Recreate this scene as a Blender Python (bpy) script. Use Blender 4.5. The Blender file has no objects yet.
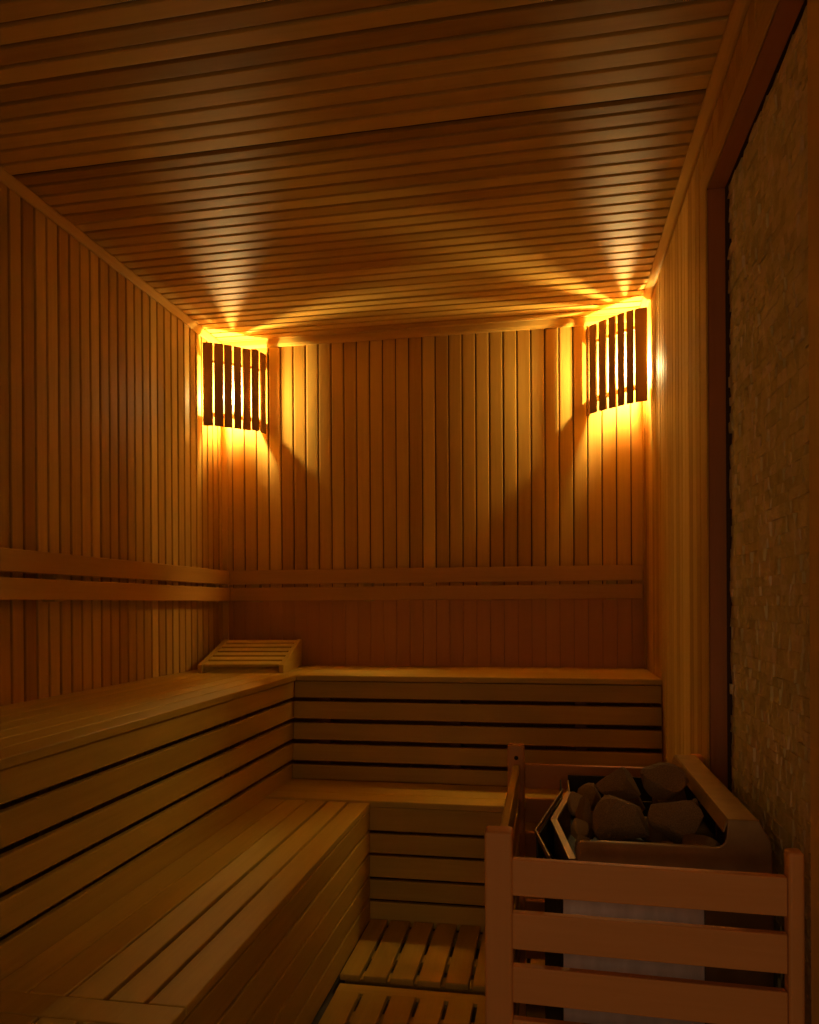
import bpy, bmesh, math, random
from mathutils import Vector, Matrix
random.seed(7)
S = bpy.context.scene
C = S.collection

# ------------------------------------------------------------------ camera
W_PX, H_PX = 819.0, 1024.0
F_PX, YAW, PITCH, ROLL, SHIFT = 764.73, 0.1799, -0.0031, 0.0057, 94.7
EYE = 1.14
cd = bpy.data.cameras.new('camera')
cd.sensor_fit = 'VERTICAL'
cd.sensor_height = 36.0
cd.sensor_width = 36.0 * W_PX / H_PX
cd.lens = 36.0 * F_PX / H_PX
cd.shift_y = SHIFT / H_PX
cd.clip_start = 0.02
cam = bpy.data.objects.new('camera', cd)
C.objects.link(cam)
# axes of the camera in world space: right, forward, up
Rt = Vector((0.98385234, 0.17888979, -0.0057467))
Fw = Vector((-0.17890945, 0.98386064, -0.0031068))
Up = Vector((0.00509817, 0.00408477, 0.99997866))
cam.matrix_world = Matrix(((Rt.x, Up.x, -Fw.x, 0), (Rt.y, Up.y, -Fw.y, 0),
                           (Rt.z, Up.z, -Fw.z, EYE), (0, 0, 0, 1)))
S.camera = cam

# ------------------------------------------------------------------ light and exposure
S.view_settings.view_transform = 'Standard'
S.view_settings.look = 'None'
S.view_settings.gamma = 1.0
S.view_settings.use_curve_mapping = False
S.view_settings.exposure = 0.0
LAMP_COLOR = (1.0, 0.75, 0.32)
LAMP_POWER = 33.0
FILL_POWER = 4.1
FILL_COLOR = (1.0, 0.62, 0.32)
w = bpy.data.worlds.new('world'); S.world = w; w.use_nodes = True
w.node_tree.nodes['Background'].inputs[0].default_value = (0.5, 0.4, 0.35, 1)
w.node_tree.nodes['Background'].inputs[1].default_value = 0.01
al = bpy.data.lights.new('fill_light', 'AREA')  # dim fill added behind the camera for the fence fronts, source unseen
al.shape = 'RECTANGLE'; al.size = 0.7; al.size_y = 1.5
al.energy = FILL_POWER; al.color = FILL_COLOR
ao = bpy.data.objects.new('fill_light', al); C.objects.link(ao)
ao.location = (-0.12, -0.62, 0.80); ao.rotation_euler = (math.radians(90), 0, 0)

# room measures (metres, the duckboard's top is z = 0, the camera stands at x = y = 0)
XL, XR, YB, YF, ZC, ZF = -1.583, 0.424, 3.540, -0.35, 2.424, -0.05

# ------------------------------------------------------------------ helpers
class MB:
    """collects shapes of one mesh; every piece carries its own random number 'bid'"""
    def __init__(s): s.v = []; s.f = []; s.b = []; s.sm = []
    def piece(s, vs, fs, bid=None, smooth=False):
        n = len(s.v); s.v += [tuple(p) for p in vs]
        bid = random.random() if bid is None else bid
        for f in fs: s.f.append(tuple(i + n for i in f)); s.b.append(bid); s.sm.append(smooth)
        return s
    def box(s, x0, x1, y0, y1, z0, z1, bid=None):
        vs = [(x, y, z) for x in (x0, x1) for y in (y0, y1) for z in (z0, z1)]
        fs = [(0, 1, 3, 2), (4, 6, 7, 5), (0, 4, 5, 1), (2, 3, 7, 6), (0, 2, 6, 4), (1, 5, 7, 3)]
        return s.piece(vs, fs, bid)
    def prism(s, poly, axis, a0, a1, bid=None):
        """poly of 2-D points extruded along axis ('x','y','z')"""
        def P(u, v, a):
            return {'x': (a, u, v), 'y': (u, a, v), 'z': (u, v, a)}[axis]
        n = len(poly)
        vs = [P(u, v, a0) for u, v in poly] + [P(u, v, a1) for u, v in poly]
        fs = [tuple(range(n)), tuple(range(2 * n - 1, n - 1, -1))]
        fs += [(i, (i + 1) % n, n + (i + 1) % n, n + i) for i in range(n)]
        return s.piece(vs, fs, bid)
    def bar(s, p, q, w, h, up=(0, 0, 1), bid=None):
        p, q, up = Vector(p), Vector(q), Vector(up)
        t = (q - p).normalized(); a = t.cross(up).normalized(); b = a.cross(t).normalized()
        vs = [o + a * i * w / 2 + b * j * h / 2 for o in (p, q) for i in (-1, 1) for j in (-1, 1)]
        fs = [(0, 1, 3, 2), (4, 6, 7, 5), (0, 4, 5, 1), (2, 3, 7, 6), (0, 2, 6, 4), (1, 5, 7, 3)]
        return s.piece(vs, fs, bid)
    def tube(s, pts, r, seg=10, bid=None):
        pts = [Vector(p) for p in pts]; n = len(pts); vs = []; fs = []
        for i, p in enumerate(pts):
            t = (pts[min(i + 1, n - 1)] - pts[max(i - 1, 0)]).normalized()
            a = t.orthogonal().normalized(); b = t.cross(a)
            rr = r[i] if isinstance(r, (list, tuple)) else r
            for k in range(seg):
                an = 2 * math.pi * k / seg; vs.append(p + (a * math.cos(an) + b * math.sin(an)) * rr)
        for i in range(n - 1):
            for k in range(seg):
                fs.append((i * seg + k, i * seg + (k + 1) % seg, (i + 1) * seg + (k + 1) % seg, (i + 1) * seg + k))
        fs += [tuple(range(seg)), tuple(range(n * seg - 1, (n - 1) * seg - 1, -1))]
        return s.piece(vs, fs, bid, True)
    def lathe(s, prof, c=(0, 0), seg=24):
        vs = []; fs = []; n = len(prof)
        for r, z in prof:
            for k in range(seg):
                an = 2 * math.pi * k / seg; vs.append((c[0] + r * math.cos(an), c[1] + r * math.sin(an), z))
        for i in range(n - 1):
            for k in range(seg):
                fs.append((i * seg + k, i * seg + (k + 1) % seg, (i + 1) * seg + (k + 1) % seg, (i + 1) * seg + k))
        return s.piece(vs, fs, None, True)
    def build(s, name, mat, parent=None, bevel=0.0, seg=2, loc=None):
        me = bpy.data.meshes.new(name)
        off = Vector(loc) if loc else Vector((0, 0, 0))
        me.from_pydata([tuple(Vector(p) - off) for p in s.v], [], s.f)
        bm = bmesh.new(); bm.from_mesh(me); bmesh.ops.recalc_face_normals(bm, faces=bm.faces); bm.to_mesh(me); bm.free()
        at = me.attributes.new('bid', 'FLOAT', 'FACE')
        at.data.foreach_set('value', s.b)
        me.polygons.foreach_set('use_smooth', s.sm)
        me.materials.append(mat)
        o = bpy.data.objects.new(name, me); C.objects.link(o)
        o.location = off
        if parent is not None:
            o.parent = parent
            o.location = off - parent.location
        if bevel:
            m = o.modifiers.new('bevel', 'BEVEL'); m.width = bevel; m.segments = seg
            m.limit_method = 'ANGLE'; m.angle_limit = math.radians(35)
        return o

def thing(name, label, cat, loc=(0, 0, 0), group=None):
    o = bpy.data.objects.new(name, None); C.objects.link(o); o.location = loc
    o.empty_display_size = 0.1
    return tag(o, label, cat, group)
def tag(o, label, cat, group=None):
    o['label'] = label; o['category'] = cat
    if group: o['group'] = group
    return o
def struct(o): o['kind'] = 'structure'; return o

# ------------------------------------------------------------------ materials
def nodes(name):
    m = bpy.data.materials.new(name); m.use_nodes = True
    nt = m.node_tree; return m, nt, nt.nodes['Principled BSDF']
def wood(name, axis, c0, c1, rough=0.42, bump=0.12, spread=1.0, scale=1.0, spec=0.3):
    """timber with grain along axis; every board has its own tone"""
    m, nt, bs = nodes(name); N = nt.nodes; L = nt.links
    tc = N.new('ShaderNodeTexCoord'); at = N.new('ShaderNodeAttribute'); at.attribute_name = 'bid'
    mul = N.new('ShaderNodeMath'); mul.operation = 'MULTIPLY'; mul.inputs[1].default_value = 37.0
    L.new(at.outputs['Fac'], mul.inputs[0])
    cx = N.new('ShaderNodeCombineXYZ')
    for i in range(3): L.new(mul.outputs[0], cx.inputs[i])
    add = N.new('ShaderNodeVectorMath'); add.operation = 'ADD'
    L.new(tc.outputs['Object'], add.inputs[0]); L.new(cx.outputs[0], add.inputs[1])
    mp = N.new('ShaderNodeMapping')
    sc = [60.0 * scale] * 3; sc['xyz'.index(axis)] = 2.6 * scale
    mp.inputs['Scale'].default_value = sc
    L.new(add.outputs[0], mp.inputs[0])
    n1 = N.new('ShaderNodeTexNoise'); n1.inputs['Scale'].default_value = 1.0; n1.inputs['Detail'].default_value = 5
    n1.inputs['Roughness'].default_value = 0.6; n1.inputs['Distortion'].default_value = 0.6
    L.new(mp.outputs[0], n1.inputs['Vector'])
    mp2 = N.new('ShaderNodeMapping'); s2 = [7.0] * 3; s2['xyz'.index(axis)] = 1.3
    mp2.inputs['Scale'].default_value = s2; L.new(add.outputs[0], mp2.inputs[0])
    n2 = N.new('ShaderNodeTexNoise'); n2.inputs['Scale'].default_value = 1.0; n2.inputs['Detail'].default_value = 2
    L.new(mp2.outputs[0], n2.inputs['Vector'])
    # tone = board * .55 + grain * .3 + blotch * .3
    wn = N.new('ShaderNodeTexWhiteNoise'); wn.noise_dimensions = '1D'; L.new(mul.outputs[0], wn.inputs['W'])
    def mad(a, k, c):
        q = N.new('ShaderNodeMath'); q.operation = 'MULTIPLY_ADD'; L.new(a, q.inputs[0]); q.inputs[1].default_value = k
        if isinstance(c, float): q.inputs[2].default_value = c
        else: L.new(c, q.inputs[2])
        return q.outputs[0]
    v = mad(wn.outputs['Value'], 0.6 * spread, 0.5 - 0.3 * spread - 0.45)
    v = mad(n1.outputs['Fac'], 0.45, v)
    v = mad(n2.outputs['Fac'], 0.45, v)
    cr = N.new('ShaderNodeValToRGB'); L.new(v, cr.inputs[0])
    cr.color_ramp.elements[0].position = 0.12; cr.color_ramp.elements[0].color = (*c0, 1)
    cr.color_ramp.elements[1].position = 0.88; cr.color_ramp.elements[1].color = (*c1, 1)
    L.new(cr.outputs[0], bs.inputs['Base Color'])
    bs.inputs['Roughness'].default_value = rough
    bs.inputs['IOR'].default_value = 1.40; bs.inputs['Specular IOR Level'].default_value = spec
    bp = N.new('ShaderNodeBump'); bp.inputs['Strength'].default_value = bump; bp.inputs['Distance'].default_value = 0.002
    L.new(n1.outputs['Fac'], bp.inputs['Height']); L.new(bp.outputs[0], bs.inputs['Normal'])
    return m
W0, W1 = (0.42, 0.215, 0.028), (0.74, 0.46, 0.10)
woodX = wood('cladding_wood_x', 'x', W0, W1, 0.52, spec=0.2)
woodY = wood('cladding_wood_y', 'y', W0, W1, 0.55)
woodZ = wood('cladding_wood_z', 'z', W0, W1, 0.60, spec=0.15)
B0, B1 = (0.40, 0.255, 0.030), (0.68, 0.47, 0.085)
benX = wood('bench_wood_x', 'x', B0, B1, 0.5, 0.1, 0.5)
benY = wood('bench_wood_y', 'y', B0, B1, 0.5, 0.1, 0.5)
benZ = wood('bench_wood_z', 'z', B0, B1, 0.5, 0.1, 0.5)
shadeZ = wood('shaded_frame_wood_z', 'z', (0.30, 0.10, 0.03), (0.48, 0.20, 0.07), 0.45)  # darker wood puts shade into the recess reveals and bench framing
shadeY = wood('shaded_frame_wood_y', 'y', (0.30, 0.10, 0.03), (0.48, 0.20, 0.07), 0.45)
slatZ = wood('lamp_slat_wood', 'z', (0.30, 0.14, 0.035), (0.46, 0.24, 0.07), 0.5)
F0, F1 = (0.58, 0.235, 0.060), (0.74, 0.34, 0.105)
fenX = wood('fence_wood_x', 'x', F0, F1, 0.5, 0.08, 0.5)
fenY = wood('fence_wood_y', 'y', F0, F1, 0.5, 0.08, 0.5)
fenZ = wood('fence_wood_z', 'z', F0, F1, 0.5, 0.08, 0.5)

restX = wood('backrest_wood_x', 'x', (0.44, 0.23, 0.035), (0.66, 0.37, 0.075), 0.5, 0.1, 0.4)
restY = wood('backrest_wood_y', 'y', (0.44, 0.23, 0.035), (0.66, 0.37, 0.075), 0.5, 0.1, 0.4)
woodLow = wood('lower_cladding_wood_z', 'z', (0.46, 0.215, 0.045), (0.60, 0.30, 0.08), 0.5, 0.1, 0.45)
def plain(name, col, rough, metal=0.0, noise=0.0, nscale=30.0, bump=0.0, stretch=(1, 1, 1)):
    m, nt, bs = nodes(name); N = nt.nodes; L = nt.links
    tc = N.new('ShaderNodeTexCoord'); mp = N.new('ShaderNodeMapping'); mp.inputs['Scale'].default_value = stretch
    n = N.new('ShaderNodeTexNoise'); n.inputs['Scale'].default_value = nscale; n.inputs['Detail'].default_value = 6
    L.new(tc.outputs['Object'], mp.inputs[0]); L.new(mp.outputs[0], n.inputs['Vector'])
    cr = N.new('ShaderNodeValToRGB'); L.new(n.outputs['Fac'], cr.inputs[0])
    cr.color_ramp.elements[0].position = 0.3; cr.color_ramp.elements[1].position = 0.7
    cr.color_ramp.elements[0].color = (*[c * (1 - noise) for c in col], 1)
    cr.color_ramp.elements[1].color = (*[min(1, c * (1 + noise)) for c in col], 1)
    L.new(cr.outputs[0], bs.inputs['Base Color'])
    bs.inputs['Roughness'].default_value = rough; bs.inputs['Metallic'].default_value = metal
    if bump:
        bp = N.new('ShaderNodeBump'); bp.inputs['Strength'].default_value = bump; bp.inputs['Distance'].default_value = 0.004
        L.new(n.outputs['Fac'], bp.inputs['Height']); L.new(bp.outputs[0], bs.inputs['Normal'])
    return m
backing = plain('groove_backing', (0.10, 0.045, 0.015), 0.9)
tile = plain('floor_tile', (0.12, 0.10, 0.08), 0.6, 0, 0.3, 8)
steel = plain('brushed_steel', (0.85, 0.76, 0.78), 0.45, 0.45, 0.12, 14, 0, (3, 1, 0.5))
rim_metal = plain('heater_rim_metal', (0.32, 0.20, 0.08), 0.52, 0.5, 0.15, 25)
dark_metal = plain('heater_dark_metal', (0.035, 0.03, 0.025), 0.6, 0.4, 0.2, 25)
rock = plain('sauna_rock', (0.30, 0.185, 0.075), 0.85, 0, 0.35, 26, 0.8)
rock2 = plain('sauna_rock_pale', (0.50, 0.37, 0.16), 0.85, 0, 0.3, 26, 0.7)
screw = plain('screw_metal', (0.05, 0.04, 0.03), 0.5, 0.6)
ceramic = plain('lamp_holder_ceramic', (0.7, 0.66, 0.6), 0.4)

def split_stone():
    m, nt, bs = nodes('split_stone'); N = nt.nodes; L = nt.links
    at = N.new('ShaderNodeAttribute'); at.attribute_name = 'bid'
    tc = N.new('ShaderNodeTexCoord')
    n = N.new('ShaderNodeTexNoise'); n.inputs['Scale'].default_value = 22; n.inputs['Detail'].default_value = 7
    L.new(tc.outputs['Object'], n.inputs['Vector'])
    mx = N.new('ShaderNodeMath'); mx.operation = 'MULTIPLY_ADD'; L.new(at.outputs['Fac'], mx.inputs[0]); mx.inputs[1].default_value = 0.55
    m2 = N.new('ShaderNodeMath'); m2.operation = 'MULTIPLY_ADD'; L.new(n.outputs['Fac'], m2.inputs[0]); m2.inputs[1].default_value = 0.9; m2.inputs[2].default_value = -0.22
    L.new(m2.outputs[0], mx.inputs[2])
    cr = N.new('ShaderNodeValToRGB'); L.new(mx.outputs[0], cr.inputs[0]); r = cr.color_ramp
    r.elements[0].position = 0.1; r.elements[0].color = (0.52, 0.43, 0.16, 1)
    r.elements[1].position = 0.95; r.elements[1].color = (0.84, 0.67, 0.40, 1)
    e = r.elements.new(0.5); e.color = (0.71, 0.59, 0.25, 1)
    L.new(cr.outputs[0], bs.inputs['Base Color']); bs.inputs['Roughness'].default_value = 0.8
    n3 = N.new('ShaderNodeTexNoise'); n3.inputs['Scale'].default_value = 45; n3.inputs['Detail'].default_value = 6
    L.new(tc.outputs['Object'], n3.inputs['Vector'])
    bp = N.new('ShaderNodeBump'); bp.inputs['Strength'].default_value = 0.9; bp.inputs['Distance'].default_value = 0.012
    L.new(n3.outputs['Fac'], bp.inputs['Height']); L.new(bp.outputs[0], bs.inputs['Normal'])
    return m
stone = split_stone()

def bulb_mat():
    m = bpy.data.materials.new('bulb_glass'); m.use_nodes = True; nt = m.node_tree; nt.nodes.clear(); N = nt.nodes; L = nt.links
    o = N.new('ShaderNodeOutputMaterial'); t = N.new('ShaderNodeBsdfTransparent'); e = N.new('ShaderNodeEmission'); a = N.new('ShaderNodeAddShader')
    e.inputs[0].default_value = (1, 0.72, 0.30, 1); e.inputs[1].default_value = 12.0
    L.new(t.outputs[0], a.inputs[0]); L.new(e.outputs[0], a.inputs[1]); L.new(a.outputs[0], o.inputs[0]); return m
bulb_m = bulb_mat()
def paper_mat():
    m = bpy.data.materials.new('lamp_diffuser'); m.use_nodes = True; nt = m.node_tree; nt.nodes.clear(); N = nt.nodes; L = nt.links
    o = N.new('ShaderNodeOutputMaterial'); t = N.new('ShaderNodeBsdfTransparent'); e = N.new('ShaderNodeBsdfTranslucent'); a = N.new('ShaderNodeMixShader')
    e.inputs[0].default_value = (0.95, 0.9, 0.8, 1); t.inputs[0].default_value = (1, 0.97, 0.92, 1); a.inputs[0].default_value = 0.07
    L.new(t.outputs[0], a.inputs[1]); L.new(e.outputs[0], a.inputs[2]); L.new(a.outputs[0], o.inputs[0]); return m
paper_m = paper_mat()

# ------------------------------------------------------------------ the shell
def board_run(mb, plane, pos, inward, run0, run1, pitch, gap, a0, a1, thick=0.012, start=None, wide=()):
    """tongue-and-groove boards. plane 'x'/'y'/'z' = wall normal axis; boards step along run axis, stretch a0..a1"""
    t = run0 if start is None else start
    while t > run0: t -= pitch
    i = 0
    while t < run1 - 0.004:
        b0, b1 = max(t + gap / 2, run0), min(t + pitch - gap / 2, run1)
        for wv in wide:
            if abs(t - wv) < pitch / 2: b0 += 0.010
        if b1 - b0 > 0.004:
            p0, p1 = sorted((pos, pos - inward * thick))
            j = random.uniform(-0.0006, 0.0006)
            if plane == 'x': mb.box(p0 + j, p1 + j, b0, b1, a0, a1)       # run along y, stretch z
            elif plane == 'y': mb.box(b0, b1, p0 + j, p1 + j, a0, a1)     # run along x, stretch z
            else: mb.box(a0, a1, b0, b1, p0 + j, p1 + j)                  # run along y, stretch x
        t += pitch; i += 1
TH = 0.012
# left wall
m = MB(); board_run(m, 'x', XL, 1, YF, YB, 0.0587, 0.0100, ZF, ZC + 0.01, start=2.042)
wl = struct(m.build('wall_left', woodZ, bevel=0.0028))
MB().box(XL - 0.08, XL - TH, YF - 0.1, YB + 0.1, ZF, ZC + 0.1).build('backing', backing, wl)
# back wall
m = MB(); board_run(m, 'y', YB, -1, XL, XR, 0.0630, 0.0050, 1.19, ZC + 0.01, start=-1.335)
wb = struct(m.build('wall_back', woodZ, bevel=0.0040))
m = MB(); board_run(m, 'y', YB, -1, XL, XR, 0.0630, 0.0014, ZF, 1.189, start=-1.335)
m.build('lower_boards', woodLow, wb, bevel=0.0008, seg=1)
MB().box(XL - 0.08, XR + 0.1, YB + TH, YB + 0.08, ZF, ZC + 0.1).build('backing', backing, wb)
# right wall with the recess for the stone cladding
RY0, RY1, RZ = 1.358, 2.166, 2.250
m = MB()
board_run(m, 'x', XR, -1, RY1 + 0.079, YB, 0.0600, 0.0055, ZF, ZC + 0.01, start=2.274)
board_run(m, 'x', XR, -1, RY0 - 0.075, RY1 + 0.079, 0.0600, 0.0055, RZ + 0.063, ZC + 0.01, start=2.274)
board_run(m, 'x', XR, -1, YF, RY0 - 0.075, 0.0600, 0.0055, ZF, ZC + 0.01, start=2.274)
wr = struct(m.build('wall_right', woodZ, bevel=0.0028))
m = MB(); m.box(XR + TH, XR + 0.10, RY1 + 0.02, YB + 0.1, ZF, ZC + 0.1)
m.box(XR + TH, XR + 0.10, YF - 0.1, RY0 - 0.02, ZF, ZC + 0.1)
m.box(XR + TH, XR + 0.10, RY0 - 0.02, RY1 + 0.02, RZ + 0.02, ZC + 0.1)
m.box(XR + 0.075, XR + 0.10, RY0 - 0.02, RY1 + 0.02, ZF, RZ + 0.02)
m.build('backing', backing, wr)
# split-stone cladding
m = MB(); z = ZF
while z < RZ - 0.003:
    h = random.choice((0.022, 0.028, 0.034)); z1 = min(z + h, RZ - 0.001)
    y = RY0 + 0.004
    while y < RY1 - 0.012:
        wd = random.choice((0.022, 0.030, 0.042, 0.055)); y1 = min(y + wd, RY1 - 0.008 + random.uniform(-.004, .004))
        if y1 - y > 0.006:
            xf = 0.478 + random.uniform(-0.003, 0.003)
            a, b, c, d = [random.uniform(-0.0025, 0.0025) for _ in range(4)]
            g = 0.0002
            vs = [(0.502, y + g, z + g), (0.502, y1 - g, z + g), (0.502, y1 - g, z1 - g), (0.502, y + g, z1 - g),
                  (xf + a, y + g, z + g), (xf + b, y1 - g, z + g), (xf + c, y1 - g, z1 - g), (xf + d, y + g, z1 - g)]
            fs = [(0, 1, 2, 3), (7, 6, 5, 4), (0, 4, 5, 1), (1, 5, 6, 2), (2, 6, 7, 3), (3, 7, 4, 0)]
            m.piece(vs, fs)
        y = y1
    z = z1
sc_ = m.build('stone_cladding', stone, wr)
sc_['label'] = 'brown split-stone cladding in the framed recess'
# front wall behind the camera with a presumed open doorway that admits the fill light
m = MB()
DX0, DX1, DZ = -0.50, 0.30, 1.95
board_run(m, 'y', YF, 1, XL, DX0, 0.0630, 0.0070, ZF, ZC + 0.01)
board_run(m, 'y', YF, 1, DX1, XR, 0.0630, 0.0070, ZF, ZC + 0.01)
board_run(m, 'y', YF, 1, DX0, DX1, 0.0630, 0.008, DZ, ZC + 0.01)
wf = struct(m.build('wall_front', woodZ, bevel=0.0028))
m = MB(); m.box(XL - 0.08, DX0, YF - 0.08, YF - TH, ZF, ZC + 0.1); m.box(DX1, XR + 0.1, YF - 0.08, YF - TH, ZF, ZC + 0.1)
m.box(DX0, DX1, YF - 0.08, YF - TH, DZ, ZC + 0.1); m.build('backing', backing, wf)
# ceiling: boards run from wall to wall, panel joints show as wider gaps
m = MB(); t = 2.040 - 0.0587 * 50
while t < YB:
    b0, b1 = max(t + 0.0062, YF), min(t + 0.0587 - 0.0062, YB)
    if abs(t - 2.040) < 0.02 or abs(t - 3.155) < 0.02: b0 += 0.007
    dz = 0.0
    def kk(v):
        if v > 3.0: return -0.022 * max(0.0, (YB - v) / (YB - 3.0))
        return -0.015 if abs(v - 2.040) < 0.018 else -0.023
    if b1 > b0:
        m.prism([(XL, b0), (XR, b0 + kk(b0)), (XR, b1 + kk(b1)), (XL, b1)], 'z', ZC + dz, ZC + 0.012)
    t += 0.0587
ce = struct(m.build('ceiling', woodX, bevel=0.0020))
MB().box(XL - 0.08, XR + 0.1, YF - 0.1, YB + 0.1, ZC + 0.016, ZC + 0.08).build('backing', backing, ce)
# floor
m = MB(); y = YF
while y < YB:
    x = XL
    while x < XR:
        m.box(x + 0.002, min(x + 0.298, XR), y + 0.002, min(y + 0.298, YB), ZF - 0.012, ZF); x += 0.3
    y += 0.3
fl = struct(m.build('floor', tile, bevel=0.001, seg=1))
MB().box(XL - 0.08, XR + 0.1, YF - 1.0, YB + 0.1, ZF - 0.08, ZF - 0.006).build('grout', backing, fl)
# trims
struct(MB().prism([(XL, ZC), (XL + 0.020, ZC), (XL + 0.020, ZC - 0.008), (XL + 0.008, ZC - 0.033), (XL, ZC - 0.033)], 'y', YF, YB).build('trim_1', woodY, bevel=0.003))
struct(MB().prism([(XR, ZC), (XR - 0.030, ZC), (XR - 0.030, ZC - 0.010), (XR - 0.010, ZC - 0.026), (XR, ZC - 0.026)], 'y', YF, YB).build('trim_2', woodY, bevel=0.003))
struct(MB().prism([(YB, ZC), (YB - 0.024, ZC), (YB - 0.020, ZC - 0.022), (YB - 0.012, ZC - 0.034), (YB, ZC - 0.034)], 'x', XL, XR).build('trim_3', woodX, bevel=0.003))
struct(MB().box(XL, XL + 0.038, YB - 0.010, YB, ZF, ZC - 0.03).box(XL, XL + 0.010, YB - 0.038, YB - 0.010, ZF, ZC - 0.03).build('trim_4', woodZ, bevel=0.003))
struct(MB().box(XR - 0.009, XR, YB - 0.045, YB, ZF, ZC - 0.03).build('trim_5', woodZ, bevel=0.003))
# frame of the stone recess
def frame_piece(name, face, reveal, fm, rm):
    o = struct(MB().box(*face).build(name, fm, bevel=0.002))
    MB().box(*reveal).build('reveal', rm, o, bevel=0.001, seg=1)
frame_piece('trim_6', (XR - 0.004, XR + 0.001, RY1, RY1 + 0.079, ZF, RZ), (XR + 0.0022, XR + 0.046, RY1 + 0.0005, RY1 + 0.012, ZF, RZ - 0.001), woodZ, shadeZ)
frame_piece('trim_7', (XR - 0.004, XR + 0.001, RY0 - 0.075, RY1 + 0.079, RZ, RZ + 0.063), (XR + 0.0022, XR + 0.046, RY0, RY1, RZ - 0.002, RZ + 0.012), woodY, shadeY)
frame_piece('trim_8', (XR - 0.001, XR + 0.002, RY0 - 0.075, RY0, ZF, RZ), (XR + 0.0022, XR + 0.046, RY0 - 0.012, RY0 + 0.002, ZF, RZ - 0.001), woodZ, shadeZ)

# ------------------------------------------------------------------ benches
UZ, LZ = 0.849, 0.421
UX, LX = -1.041, -0.642           # front planes of the left upper and lower bench
UY, UYB, LY = 3.042, 2.998, 2.707   # front planes of the back upper (top, bottom) and back lower bench
NEAR = -0.33
CAP0, CAP1 = 1.203, 1.272          # cross board that closes a seat panel

def seat_run(mb, axis, s0, s1, n, a0, a1, ztop, th, gap):
    w_ = (s1 - s0) / n; gaps = gap
    for i in range(n):
        if isinstance(gaps, tuple):
            u0, u1 = s0 + i * w_ + (gaps[i - 1] / 2 if i else 0), s0 + (i + 1) * w_ - (gaps[i] / 2 if i < n - 1 else 0)
            mb.box(u0, u1, a0, a1, ztop - th, ztop); continue
        u0, u1 = s0 + i * w_ + (gap / 2 if i else 0), s0 + (i + 1) * w_ - (gap / 2 if i < n - 1 else 0)
        if axis == 'y': mb.box(u0, u1, a0, a1, ztop - th, ztop)
        else: mb.box(a0, a1, u0, u1, ztop - th, ztop)

# upper bench along the left wall
ub = thing('upper_bench', 'tall wooden bench along the left wall with slatted front and headrest on it', 'bench', (UX, 1.4, ZF), 'tiered sauna benches')
m = MB(); seat_run(m, 'y', XL + 0.002, UX + 0.010, 7, NEAR, YB - 0.012, UZ, 0.022, 0.004); m.build('seat', benY, ub, bevel=0.003)
UR = [(0.757, 0.824), (0.672, 0.742), (0.587, 0.655), (0.502, 0.570), (0.4285, 0.486)]
m = MB()
for z0, z1 in UR: m.box(UX - 0.020, UX, NEAR, 3.040, z0 if z0 > 0.45 else 0.40, z1)
m.build('riser', benY, ub, bevel=0.003)
for y in (-0.3, 0.2, 1.0, 1.8, 2.6): MB().box(UX - 0.095, UX - 0.050, y, y + 0.045, ZF, UZ - 0.023).build('leg', shadeZ, ub, bevel=0.002)
MB().box(UX - 0.145, UX - 0.097, NEAR, 3.4, 0.76, UZ - 0.023).build('bearer', shadeY, ub, bevel=0.002)
# upper bench along the back wall
bb = thing('upper_bench', 'tall wooden bench along the back wall with sloping slatted front', 'bench', (-0.3, UY, ZF), 'tiered sauna benches')
m = MB(); seat_run(m, 'x', UY - 0.010, YB - 0.001, 6, UX + 0.012, XR - 0.001, UZ, 0.022, 0.003); m.build('seat', benX, bb, bevel=0.003)
m = MB()
def yr(z): return UYB + (UY - UYB) * (z - 0.421) / (0.849 - 0.421)
for z0, z1 in UR:
    m.prism([(yr(z0), z0), (yr(z1), z1), (yr(z1) + 0.02, z1), (yr(z0) + 0.02, z0)], 'x', UX + 0.002, XR - 0.002)
m.build('riser', benX, bb, bevel=0.003)
for x in (-0.95, -0.4, 0.1): MB().box(x, x + 0.045, UY + 0.060, UY + 0.105, ZF, UZ - 0.023).build('leg', shadeZ, bb, bevel=0.002)
# lower bench along the left wall
lb = thing('lower_bench', 'low wooden step bench along the left wall below the tall bench', 'bench', (LX, 1.4, ZF), 'tiered sauna benches')
bw = (LX - UX) / 5.0
m = MB()
seat_run(m, 'y', UX + 0.001, LX, 5, CAP1 + 0.001, LY - 0.007, LZ, 0.020, (0.004, 0.006, 0.011, 0.009))
m.box(UX + 0.001, LX, CAP0, CAP1, LZ - 0.020, LZ)
seat_run(m, 'y', UX + 0.001, LX, 5, NEAR, CAP0 - 0.002, LZ, 0.020, (0.004, 0.006, 0.011, 0.009))
m.build('seat', benY, lb, bevel=0.003)
LR = [(0.325, 0.396), (0.242, 0.317), (0.160, 0.234), (0.080, 0.152), (-0.005, 0.072)]
m = MB()
for z0, z1 in LR: m.box(LX - 0.020, LX - 0.001, NEAR, LY - 0.001, z0, z1)
m.build('riser', benY, lb, bevel=0.003)
for y in (-0.3, 0.3, 1.1, 1.9, 2.5): MB().box(LX - 0.068, LX - 0.021, y, y + 0.045, ZF, LZ - 0.021).build('leg', shadeZ, lb, bevel=0.002)
MB().box(UX + 0.002, LX - 0.07, CAP0, CAP1, LZ - 0.06, LZ - 0.021).build('bearer', shadeZ, lb, bevel=0.002)
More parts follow.
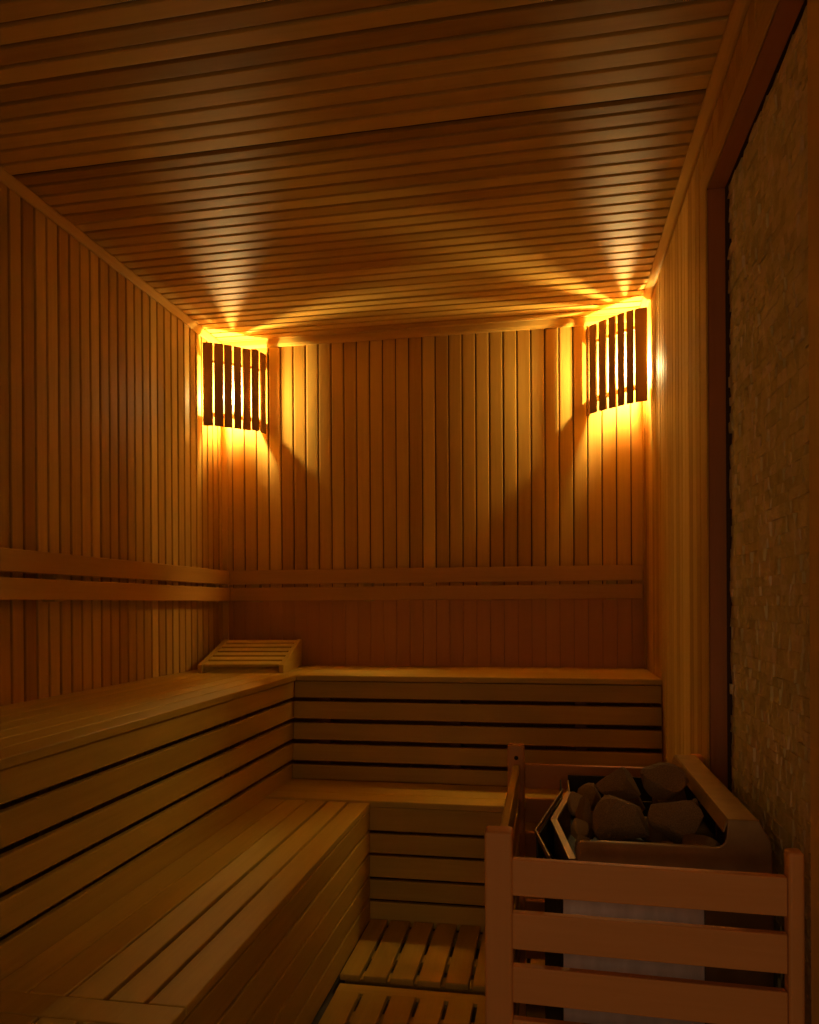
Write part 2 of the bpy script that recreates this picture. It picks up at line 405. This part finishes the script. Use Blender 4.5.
# lower bench along the back wall
lbb = thing('lower_bench', 'low wooden step bench in front of the back wall bench, partly behind the heater guard', 'bench', (-0.1, LY, ZF), 'tiered sauna benches')
m = MB(); seat_run(m, 'x', LY - 0.006, UYB - 0.001, 3, UX + 0.002, XR - 0.001, LZ + 0.007, 0.022, 0.003); m.build('seat', benX, lbb, bevel=0.003)
m = MB()
for z0, z1 in ((0.319, 0.4045), (0.2375, 0.308), (0.150, 0.2275), (0.070, 0.140), (-0.025, 0.0605)): m.box(LX - 0.012, XR - 0.002, LY, LY + 0.020, z0, z1)
m.build('riser', benX, lbb, bevel=0.003)
for x in (-0.55, -0.1, 0.3): MB().box(x, x + 0.045, LY + 0.060, LY + 0.105, ZF, LZ - 0.016).build('leg', shadeZ, lbb, bevel=0.002)

# ------------------------------------------------------------------ back rests
def backrest(name, label, along, fixed, a0, a1, side):
    t = thing(name, label, 'backrest', ((fixed, (a0 + a1) / 2, 1.2) if along == 'y' else ((a0 + a1) / 2, fixed, 1.2)), 'double-rail backrests')
    for z0, z1 in ((1.240, 1.307), (1.160, 1.224)):
        m = MB(); f0, f1 = sorted((fixed, fixed - side * 0.022))
        if along == 'y': m.box(f0, f1, a0, a1, z0, z1); m.build('rail', restY, t, bevel=0.003)
        else: m.box(a0, a1, f0, f1, z0, z1); m.build('rail', restX, t, bevel=0.003)
    n = 4
    for i in range(n):
        a = a0 + 0.10 + (a1 - a0 - 0.25) * i / (n - 1); g0, g1 = sorted((fixed - side * 0.023, fixed - side * 0.0695))
        m = MB()
        if along == 'y': m.box(g0, g1, a, a + 0.040, 1.155, 1.300)
        else: m.box(a, a + 0.040, g0, g1, 1.155, 1.300)
        m.build('bracket', benZ, t, bevel=0.002)
backrest('backrest', 'two-rail wooden backrest along the left wall above the tall bench', 'y', XL + 0.070, -0.3, 3.520, 1)
backrest('backrest', 'two-rail wooden backrest across the back wall', 'x', YB - 0.070, XL + 0.073, 0.406, -1)

# ------------------------------------------------------------------ duckboards
def duckboard(label, y0, y1, slat_x0, bat, xe):
    t = thing('duckboard', label, 'duckboard', (-0.1, y0, ZF), 'slatted floor grates')
    m = MB(); x = slat_x0
    while x < xe - 0.03:
        m.box(max(x + 0.006, LX + 0.002), min(x + 0.0775, xe), y0, y1, -0.020, 0.0); x += 0.0838
    m.build('slats', benY, t, bevel=0.003)
    for b in bat:
        MB().box(LX + 0.012, xe - 0.002, b, b + 0.055 if b != 2.191 else 2.244, ZF + 0.001 if b != 2.191 else -0.020, -0.0205 if b != 2.191 else -0.009).build('batten', benX, t, bevel=0.002)
duckboard('far slatted wooden floor grate against the back bench', 2.280, LY - 0.004, LX - 0.013, (2.300, 2.440, 2.630), XR - 0.004)
duckboard('near slatted wooden floor grate beside the heater guard', 1.10, 2.186, LX + 0.012, (2.191, 2.06, 1.75, 1.42, 1.15), -0.122)

# ------------------------------------------------------------------ sloped headrest on the upper bench
hr = thing('headrest', 'small wedge-shaped slatted wooden headrest in the far left corner of the tall bench', 'headrest', (-1.322, 3.285, UZ))
HW, HD, H0, H1 = 0.372, 0.40, 0.036, 0.128
def hloc(o): o.parent = hr; o.location = (0, 0, 0); return o
for sx in (-1, 1):
    xa, xb = sorted((sx * HW / 2, sx * (HW / 2 - 0.020)))
    hloc(MB().prism([(-HD / 2, 0.001), (HD / 2, 0.001), (HD / 2, H1), (HD / 2 - 0.02, H1), (-HD / 2, H0)], 'x', xa, xb).build('side_panel', benY, bevel=0.002))
m = MB(); sl = Vector((0, HD, H1 - H0)); L_ = sl.length; sd = sl.normalized(); nn = Vector((0, -sd.z, sd.y))
for i in range(6):
    c0 = Vector((0, -HD / 2, H0)) + sd * (L_ * (i + 0.5) / 6 - 0.001) - nn * 0.0065
    m.bar(c0 + Vector((-HW / 2 + 0.021, 0, 0)), c0 + Vector((HW / 2 - 0.021, 0, 0)), 0.047, 0.012, up=nn)
hloc(m.build('slats', benX, bevel=0.002))
hr.rotation_euler = (0, 0, math.radians(7))

# ------------------------------------------------------------------ corner lamps
def corner_lamp(label, corner, slats, bulb, z0, z1, ring0, ring1):
    t = thing('corner_lamp', label, 'lamp', (corner[0], corner[1], z0), 'slatted corner lamps')
    cxy = Vector((corner[0], corner[1]))
    for p, q in slats:
        m = MB(); p, q = Vector(p), Vector(q); e_ = (q - p) * 0.09
        if (q - p).length > 0.028: p, q = p - e_, q + e_
        d = (q - p).normalized(); n = Vector((-d.y, d.x))
        if (cxy - p).dot(n) < 0: n = -n
        bv = Vector(bulb[:2]); p2, q2 = p + (bv - p).normalized() * 0.009, q + (bv - q).normalized() * 0.009
        m.prism([tuple(p), tuple(q), tuple(q2), tuple(p2)], 'z', z0, z1)
        m.build('slat', slatZ, t, bevel=0.0015, seg=1)
    # hoops follow the inside of the slats
    mids = []
    for p, q in slats:
        p, q = Vector(p), Vector(q); c_ = (p + q) / 2; d = (q - p).normalized(); n = Vector((-d.y, d.x))
        if (cxy - p).dot(n) < 0: n = -n
        mids.append(c_ + n * 0.0145)
    ends = [mids[0] + (mids[0] - mids[1]) * 0.35] + mids + [mids[-1] + (mids[-1] - mids[-2]) * 0.35]
    for e in (0, -1):
        ends[e].x = min(max(ends[e].x, XL + 0.004), XR - 0.004); ends[e].y = min(ends[e].y, YB - 0.004)
    for rz, dep in ((ring0, 0.17), (ring1, 0.10)):
        inn = [e + (cxy - e) * dep for e in ends]
        inn[0].x = ends[0].x if abs(ends[0].x - corner[0]) < 0.03 else inn[0].x
        inn[0].y = ends[0].y if abs(ends[0].y - corner[1]) < 0.03 else inn[0].y
        MB().prism([tuple(e) for e in ends] + [tuple(e) for e in reversed(inn)], 'z', rz - 0.006, rz + 0.006, 0.4).build('hoop', slatZ, t)
    m = MB(); n = len(ends); off = [(e + (cxy - e).normalized() * 0.008) for e in ends]
    vs = [(e.x, e.y, z) for z in (ring0 + 0.004, ring1 - 0.004) for e in off]
    m.piece(vs, [(i, i + 1, n + i + 1, n + i) for i in range(n - 1)], 0.5, True)
    d = m.build('diffuser', paper_m, t); so = d.modifiers.new('thick', 'SOLIDIFY'); so.thickness = 0.0006
    # lamp holder on the corner and the bulb
    bx, by, bz = bulb
    h = Vector((bx, by)) ; m = MB()
    m.lathe([(0.0, bz - 0.085), (0.022, bz - 0.085), (0.022, bz - 0.045), (0.016, bz - 0.040), (0.0, bz - 0.040)], (bx, by), 20)
    m.bar((bx, by, bz - 0.070), (corner[0] + (bx - corner[0]) * .12, corner[1] + (by - corner[1]) * .12, bz - 0.070), 0.016, 0.02)
    hold = m.build('lamp_holder', ceramic, t)
    m = MB(); m.lathe([(0.0, bz - 0.040), (0.012, bz - 0.038), (0.014, bz - 0.028), (0.020, bz - 0.014), (0.023, bz), (0.020, bz + 0.013), (0.011, bz + 0.021), (0.0, bz + 0.023)], (bx, by), 24)
    bu = m.build('bulb', bulb_m, t); bu.parent = hold; bu.location = (0, 0, 0)
    li = bpy.data.lights.new('bulb_light', 'POINT'); li.energy = LAMP_POWER; li.color = LAMP_COLOR; li.shadow_soft_size = 0.009
    lo = bpy.data.objects.new('bulb_light', li); C.objects.link(lo); lo.parent = t; lo.location = Vector((bx, by, bz)) - t.location
LS = [((-1.566, 3.313), (-1.531, 3.321)), ((-1.519, 3.332), (-1.490, 3.350)), ((-1.482, 3.360), (-1.456, 3.379)), ((-1.446, 3.390), (-1.423, 3.413)),
      ((-1.413, 3.427), (-1.390, 3.450)), ((-1.374, 3.446), (-1.357, 3.472)), ((-1.353, 3.500), (-1.346, 3.534))]
RS = [((0.170, 3.531), (0.176, 3.506)), ((0.184, 3.487), (0.206, 3.466)), ((0.222, 3.447), (0.245, 3.424)), ((0.261, 3.408), (0.283, 3.387)),
      ((0.296, 3.374), (0.319, 3.354)), ((0.331, 3.344), (0.355, 3.329)), ((0.367, 3.322), (0.407, 3.311))]
corner_lamp('curved slatted wooden lamp glowing in the far left corner under the ceiling', (XL, YB), LS, (-1.473, 3.444, 2.134), 1.972, 2.358, 2.032, 2.275)
corner_lamp('curved slatted wooden lamp glowing in the far right corner under the ceiling', (XR, YB), RS, (0.334, 3.430, 2.158), 1.981, 2.372, 2.052, 2.300)

# ------------------------------------------------------------------ guard fence around the heater
gf = thing('heater_guard', 'waist-high wooden guard fence of posts and horizontal rails around the heater', 'fence', (0.15, 1.8, ZF))
def post(x0, x1, y0, y1, top=0.722):
    return MB().box(x0, x1, y0, y1, ZF + 0.0, top).build('post', fenZ, gf, bevel=0.006, seg=3)
post(-0.118, -0.067, 1.398, 1.443, 0.724)
post(0.396, 0.422, 1.380, 1.412, 0.718)
back_post = post(-0.118, -0.070, 2.200, 2.235, 0.736)
post(0.384, 0.414, 2.196, 2.228)
for k in range(7):
    z1 = 0.681 - 0.0975 * k; z0 = z1 - 0.068
    MB().prism([(-0.068, 1.401), (0.395, 1.383), (0.395, 1.401), (-0.068, 1.419)], 'z', z0 - 0.005, z1 - 0.0062).build('rail', fenX, gf, bevel=0.0025)
for k in range(7):
    z1 = 0.681 - 0.0975 * k; z0 = z1 - 0.068
    MB().box(-0.102, -0.084, 1.444, 2.199, z0, z1).build('rail', benY, gf, bevel=0.0025)  # yellower bench wood stands in for light on the side rails
for k in range(7):
    z1 = 0.681 - 0.0975 * k; z0 = z1 - 0.068
    MB().box(-0.069, 0.383, 2.206, 2.224, z0, z1).build('rail', fenX, gf, bevel=0.0025)
for y_, z_ in ((2.199, 0.655),):
    m = MB(); m.tube([(-0.093, y_ - 0.0015, 0.700), (-0.093, y_ + 0.004, 0.700)], 0.006, 12); sc1 = m.build('screw', screw, gf); sc1.parent = back_post; sc1.location = (0, 0, 0)

# ------------------------------------------------------------------ heater
ht = thing('sauna_heater', 'metal sauna heater with an open tray of rocks standing behind the wooden guard', 'sauna heater', (0.2, 1.8, ZF))
# casing: front plate, bevelled cheeks, back
def sheet(pts, z0, z1, name, mat, parent=ht, th=0.004, closed=False, label=None):
    m = MB(); P = list(pts); n = len(P)
    for i in range(n if closed else n - 1):
        a, b = P[i], P[(i + 1) % n]
        m.bar((a[0], a[1], (z0 + z1) / 2), (b[0], b[1], (z0 + z1) / 2), th, z1 - z0, bid=0.5)
    o = m.build(name, mat, parent, bevel=0.0008, seg=1)
    if label: o['label'] = label
    return o
sheet([(0.026, 1.585), (0.299, 1.585)], 0.02, 0.60, 'front_plate', steel, label='pale brushed steel front plate')
sheet([(0.301, 1.590), (0.440, 1.640), (0.440, 2.15)], 0.02, 0.60, 'side_plate', rim_metal)
sheet([(0.024, 1.590), (-0.010, 1.72), (0.026, 2.02), (0.026, 2.15)], 0.02, 0.60, 'side_plate', dark_metal)
sheet([(0.03, 2.155), (0.436, 2.155)], 0.02, 0.60, 'back_plate', dark_metal)
for x in (0.06, 0.38):
    for y in (1.66, 2.08): MB().box(x, x + 0.03, y, y + 0.03, ZF + 0.001, 0.03).build('foot', dark_metal, ht, bevel=0.002)
# tray bottom under the rocks
MB().box(0.02, 0.40, 1.60, 2.14, 0.555, 0.565).build('tray_floor', dark_metal, ht, bevel=0.002)
# front lip of the tray: notched plate with a rounded corner rising to the right flange
YFR = 1.55
prof = [(0.057, 0.590), (0.050, 0.640), (0.050, 0.655), (0.053, 0.664), (0.060, 0.669), (0.310, 0.669)]
for k in range(7):
    a = -math.pi / 2 + k * math.pi / 12; prof.append((0.312 + 0.022 * math.cos(a), 0.691 + 0.022 * math.sin(a)))
prof += [(0.336, 0.7245), (0.392, 0.7245), (0.415, 0.682), (0.417, 0.590)]
MB().prism(prof, 'y', YFR, YFR + 0.006).build('front_lip', rim_metal, ht, bevel=0.0025)
MB().tube([(0.058, YFR + 0.010, 0.660), (0.10, YFR + 0.010, 0.661), (0.325, YFR + 0.010, 0.661)], [0.004, 0.008, 0.008], 10).build('lip_roll', rim_metal, ht)
# right flange: flat top strip, inner lip, sloping outer side
m = MB(); yn, yf_ = YFR, 2.190
xs_n, xs_f = (0.336, 0.392), (0.338, 0.392)
m.piece([(xs_n[0], yn, 0.7245), (xs_n[1], yn, 0.7245), (xs_f[1], yf_, 0.7245), (xs_f[0], yf_, 0.7245),
         (xs_n[0], yn, 0.7205), (xs_n[1], yn, 0.7205), (xs_f[1], yf_, 0.7205), (xs_f[0], yf_, 0.7205)],
        [(0, 1, 2, 3), (7, 6, 5, 4), (0, 4, 5, 1), (1, 5, 6, 2), (2, 6, 7, 3), (3, 7, 4, 0)], 0.5)
m.build('right_flange', rim_metal, ht, bevel=0.001, seg=1)
m = MB(); m.prism([(0.336, 0.722), (0.339, 0.722), (0.331, 0.698), (0.328, 0.698)], 'y', yn + 0.007, yf_)
m.prism([(0.392, 0.723), (0.389, 0.722), (0.411, 0.682), (0.413, 0.590), (0.417, 0.590), (0.415, 0.682)], 'y', yn + 0.007, yf_)
m.build('flange_side', rim_metal, ht)
# left cheek: outer and inner bent strips meeting in a point
def strip(pts, w, th, name, mat):
    m = MB()
    for a, b in zip(pts[:-1], pts[1:]): m.bar(a, b, w, th, bid=0.5)
    return m.build(name, mat, ht, bevel=0.0008, seg=1)
strip([(0.033, 1.950, 0.672), (-0.029, 1.612, 0.665), (-0.001, 1.500, 0.648), (0.010, 1.485, 0.600)], 0.004, 0.010, 'left_rim', rim_metal)
strip([(0.050, 1.950, 0.668), (0.009, 1.712, 0.664), (0.044, 1.540, 0.634), (0.047, 1.532, 0.590)], 0.015, 0.004, 'left_rim', rim_metal)
sheet([(-0.026, 1.612), (0.030, 1.950), (0.030, 2.15)], 0.590, 0.655, 'left_cheek', dark_metal)
sheet([(0.012, 1.712), (0.044, 1.560)], 0.560, 0.640, 'left_cheek', rim_metal)
sheet([(0.012, 1.712), (0.050, 1.950), (0.05, 2.14)], 0.560, 0.655, 'left_cheek', rim_metal)
sheet([(0.05, 2.160), (0.40, 2.160)], 0.600, 0.665, 'tray_back', dark_metal)

# ------------------------------------------------------------------ rocks (each a thing of its own)
def rock_mesh(seed, cuts=7):
    rnd = random.Random(seed)
    bm = bmesh.new(); bmesh.ops.create_icosphere(bm, subdivisions=3, radius=1.0)
    pl = []
    for k in range(cuts + 5):
        n = Vector((rnd.gauss(0, 1), rnd.gauss(0, 1), rnd.gauss(0, 1))).normalized(); pl.append((n, rnd.uniform(0.42, 0.72)))
    for v in bm.verts:
        p = v.co
        for n, d in pl:
            e = p.dot(n) - d
            if e > 0: p = p - n * e * 0.93
        v.co = p * (1 + rnd.uniform(-0.012, 0.012))
    for ax in range(3):
        lo = min(v.co[ax] for v in bm.verts); hi = max(v.co[ax] for v in bm.verts)
        for v in bm.verts: v.co[ax] = (v.co[ax] - (lo + hi) / 2) / (hi - lo) * 2
    me = bpy.data.meshes.new('rock'); bm.to_mesh(me); bm.free()
    me.attributes.new('bid', 'FLOAT', 'FACE')
    return me
# x, y, z, radii, turn, pale?, label
ROCKS = [
 (0.155, 1.830, 0.722, (0.050, 0.042, 0.036), 0.3, 0, 'rounded brown rock sitting on top at the left of the topmost reddish one'),
 (0.150, 1.700, 0.672, (0.060, 0.046, 0.054), 0.9, 0, 'largest brown rock in the middle left of the heater tray'),
 (0.264, 1.835, 0.728, (0.054, 0.046, 0.042), 1.7, 0, 'topmost reddish brown rock beside the right metal flange'),
 (0.256, 1.690, 0.678, (0.053, 0.042, 0.050), 2.3, 0, 'blocky flat-faced rock in the middle right of the heater tray'),
 (0.306, 1.772, 0.666, (0.020, 0.036, 0.040), 0.2, 0, 'dark rock wedged under the right metal flange'),
 (0.308, 1.618, 0.624, (0.044, 0.034, 0.042), 1.1, 0, 'dark low rock in the front right corner of the tray'),
 (0.080, 1.752, 0.660, (0.022, 0.034, 0.050), 2.8, 0, 'narrow reddish rock left of the largest rock'),
 (0.062, 1.830, 0.672, (0.022, 0.028, 0.026), 0.8, 1, 'small pale rock at the left end of the tray, farthest of three'),
 (0.064, 1.700, 0.650, (0.018, 0.022, 0.022), 1.8, 1, 'small pale rock at the left end of the tray, middle of three'),
 (0.068, 1.640, 0.634, (0.016, 0.020, 0.020), 2.6, 1, 'small pale rock in the front left corner of the tray'),
 (0.218, 1.615, 0.618, (0.040, 0.032, 0.038), 0.5, 0, 'small dark rock low at the front between the two big rocks'),
 (0.132, 1.616, 0.606, (0.036, 0.030, 0.034), 1.5, 0, 'dark rock low behind the left end of the front lip'),
 (0.180, 1.950, 0.665, (0.055, 0.050, 0.050), 2.0, 0, 'rock at the back of the tray behind the topmost two'),
 (0.285, 1.960, 0.660, (0.040, 0.050, 0.045), 2.9, 0, 'rock at the back right of the tray'),
 (0.100, 2.020, 0.630, (0.032, 0.045, 0.045), 0.1, 0, 'rock at the back left of the tray'),
 (0.235, 1.810, 0.620, (0.050, 0.050, 0.040), 0.6, 0, 'rock buried under the topmost reddish one'),
 (0.140, 1.820, 0.632, (0.045, 0.050, 0.040), 1.2, 0, 'rock buried under the rounded brown one'),
]
meshes = [rock_mesh(k) for k in range(6)]
for me in meshes: me.materials.append(rock)
pale = rock_mesh(44); pale.materials.append(rock2)
for i, (x, y, z, r, rot, pl_, lab) in enumerate(ROCKS):
    o = bpy.data.objects.new('rock', pale if pl_ else meshes[i % 6]); C.objects.link(o)
    o.location = (x, y, z); o.scale = r; o.rotation_euler = (0, 0, (rot - 1.5) * 0.25)
    tag(o, lab, 'rock', 'rocks in the heater tray')
